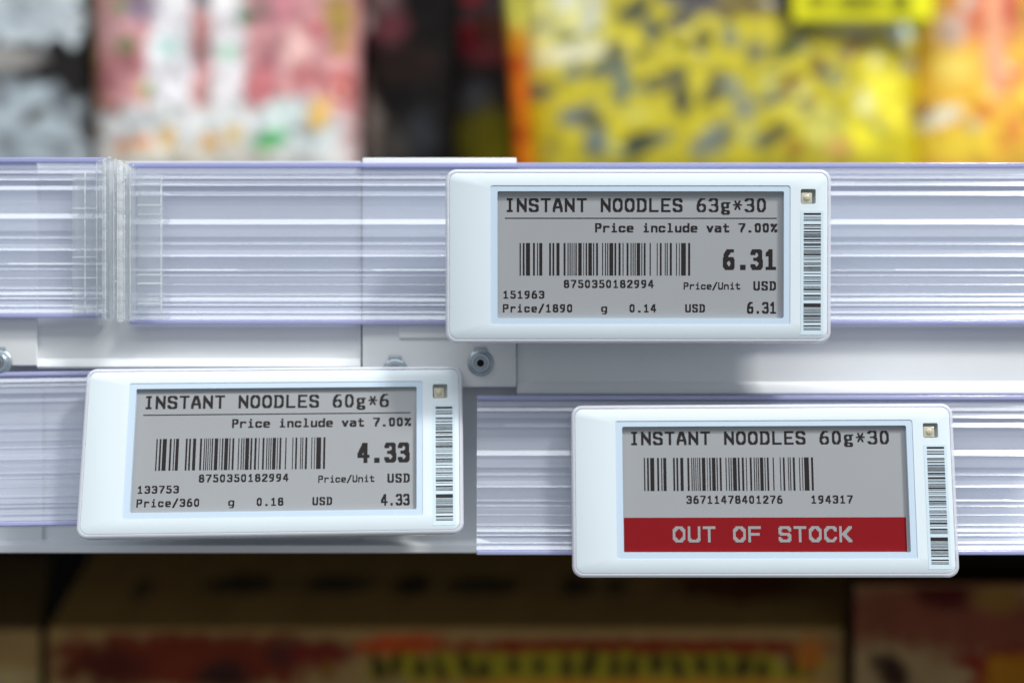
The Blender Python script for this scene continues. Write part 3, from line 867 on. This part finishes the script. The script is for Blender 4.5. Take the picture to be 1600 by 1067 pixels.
# ------------------------------------------------------------------ cartons under the shelf
def carton(name, label, px0, px1, pfold, ptop, Yf, Yt, lid_art, front_art, xshift=0.0, open_gap=0):
    """display carton: printed front from the lower board up to pfold, then a lid leaning back to (ptop, Yt)"""
    f0 = at((px0 + px1) / 2, pfold, Yf)
    root = empty(name, (f0.x, (Yf + Yt) / 2, ZL))
    tag(root, label, 'carton', 'cartons under the shelf')
    o = root.location

    def grid(nm, A, B, C, Dd, fn, pa, pb, ny):
        # A,B top left/right; C,D bottom left/right; px rows pa..pb
        bm = bmesh.new()
        la = bm.loops.layers.float_color.new('print')
        nx = int((px1 - px0) / 5)
        V, K = [], []
        for j in range(ny + 1):
            v = j / ny
            r, k = [], []
            for i in range(nx + 1):
                u = i / nx
                p = A.lerp(B, u).lerp(C.lerp(Dd, u), v)
                r.append(bm.verts.new(p - o)); k.append(fn(px0 + (px1 - px0) * u, pa + (pb - pa) * v) + [1])
            V.append(r); K.append(k)
        for j in range(ny):
            for i in range(nx):
                f = bm.faces.new((V[j][i], V[j + 1][i], V[j + 1][i + 1], V[j][i + 1]))
                for l, c in zip(f.loops, (K[j][i], K[j + 1][i], K[j + 1][i + 1], K[j][i + 1])): l[la] = c
        # thickness of the board
        mb = MB(); mb.bm.free(); mb.bm = bm
        ob = mb.build(nm, M_BOARD, root)
        md = ob.modifiers.new('board', 'SOLIDIFY')
        md.thickness, md.offset = 0.0012, -1
        return ob
    fl, fr = at(px0, pfold, Yf), at(px1, pfold, Yf)
    bl, br_ = fl.copy(), fr.copy()
    bl.z = br_.z = ZL + 0.001
    hpx = (fl.z - bl.z) / (S * (D + Yf) / D)
    grid('front', fl, fr, bl, br_, front_art, pfold, pfold + hpx, 110)
    tl, tr = at(px0 + xshift, ptop, Yt), at(px1 + xshift * .2, ptop, Yt)
    up = Vector((0, 0, .0008))
    grid('lid', tl + up, tr + up, fl + up, fr + up, lid_art, ptop, pfold, 50)
    pts = [(fl, bl, tl), (fr, br_, tr)]
    for (a, b_, t) in pts:
        mb = MB()
        tb = Vector((t.x, t.y, ZL + 0.001))
        sgn = 0.0012 if a is fl else -0.0012
        vs = [Vector((q.x + sgn, q.y + 0.0016, q.z - 0.001)) - o for q in (a, b_, tb, t)]
        vs2 = [v + Vector((sgn, 0, 0)) for v in vs]
        va = [mb.bm.verts.new(v) for v in vs]; vb = [mb.bm.verts.new(v) for v in vs2]
        mb.bm.faces.new(va); mb.bm.faces.new(vb[::-1])
        for i in range(4): mb.bm.faces.new((va[i], vb[i], vb[(i + 1) % 4], va[(i + 1) % 4]))
        mb.build('side_wall', M_KRAFT, root)
    return root


M_KRAFT = plastic('kraft', (0.30, 0.21, 0.11), 0.8, 0.1, scale=80)
KR = (182, 148, 92)
lid1 = art((186, 146, 84), [(345, 918, 55, 16, (96, 82, 60), 0, .5), (495, 918, 65, 15, (96, 82, 60), 0, .5), (618, 920, 30, 16, (80, 68, 52), 0, .5), (735, 920, 65, 14, (100, 86, 62), 0, .5), (880, 922, 28, 15, (86, 74, 56), 0, .5), (945, 922, 20, 13, (104, 90, 66), 0, .5), (190, 925, 18, 16, (120, 100, 72), 0, .5), (1150, 920, 110, 24, (120, 72, 44), 0, .5)], .12, .02, 1.5, .85)
fr1 = [(300, 1030, 235, 46, (130, 52, 30), 0, .3), (170, 1040, 60, 30, (96, 40, 26), 0, .5), (350, 1055, 40, 25, (70, 40, 32), 0, .5), (450, 1022, 30, 20, (74, 46, 38), 0, .5), (500, 1020, 60, 20, (130, 44, 32), 0, .5),
       (630, 1008, 70, 18, (214, 84, 34), 0, .4), (980, 1012, 300, 14, (150, 44, 20), 0, -.3), (920, 1042, 345, 24, (176, 160, 40), 0, -.15)]
rr = random.Random(12)
x = 592
while x < 1270:
    fr1.append((x, 1042 + rr.uniform(-5, 5), rr.uniform(7, 13), rr.uniform(14, 24), (74, 60, 24), rr.uniform(-20, 20), .5)); x += rr.uniform(26, 48)
fr1 += [(1265, 1020, 22, 24, (206, 120, 40), 0, .5), (1000, 1080, 300, 18, (226, 150, 50), 0, -.3)]
carton('carton', 'wide brown carton with red and yellow print in the middle under the shelf', 75, 1318, 985, 858, 0.150, 0.200, lid1, art(KR, fr1, .12, .02, 2.5, .75), xshift=75)
carton('carton', 'brown carton partly in frame at the far left under the shelf', -260, 62, 985, 870, 0.153, 0.200, art((150, 122, 78), [], .15, .02, 3.5, .7), art(KR, [(0, 1060, 60, 20, (200, 176, 120), 0, .5)], .12, .02, 4.5, .75), xshift=90)
fr3 = [(1400, 960, 120, 50, (150, 84, 56), 0, .4), (1560, 980, 120, 60, (150, 80, 56), 0, .5), (1480, 925, 50, 26, (92, 22, 18), 0, .5), (1560, 935, 40, 20, (160, 116, 50), 0, .5), (1580, 1050, 70, 36, (150, 40, 26), 0, -.25), (1590, 1052, 50, 28, (196, 128, 22), 0, -.25), (1395, 1050, 22, 40, (70, 44, 30), -40, .4)]
carton('carton', 'reddish brown carton at the right end under the shelf', 1336, 1800, 915, 880, 0.14, 0.200, art((140, 96, 60), [], .15, .02, 5.5, .7), art((190, 158, 108), fr3, .12, .02, 6.5, .6))
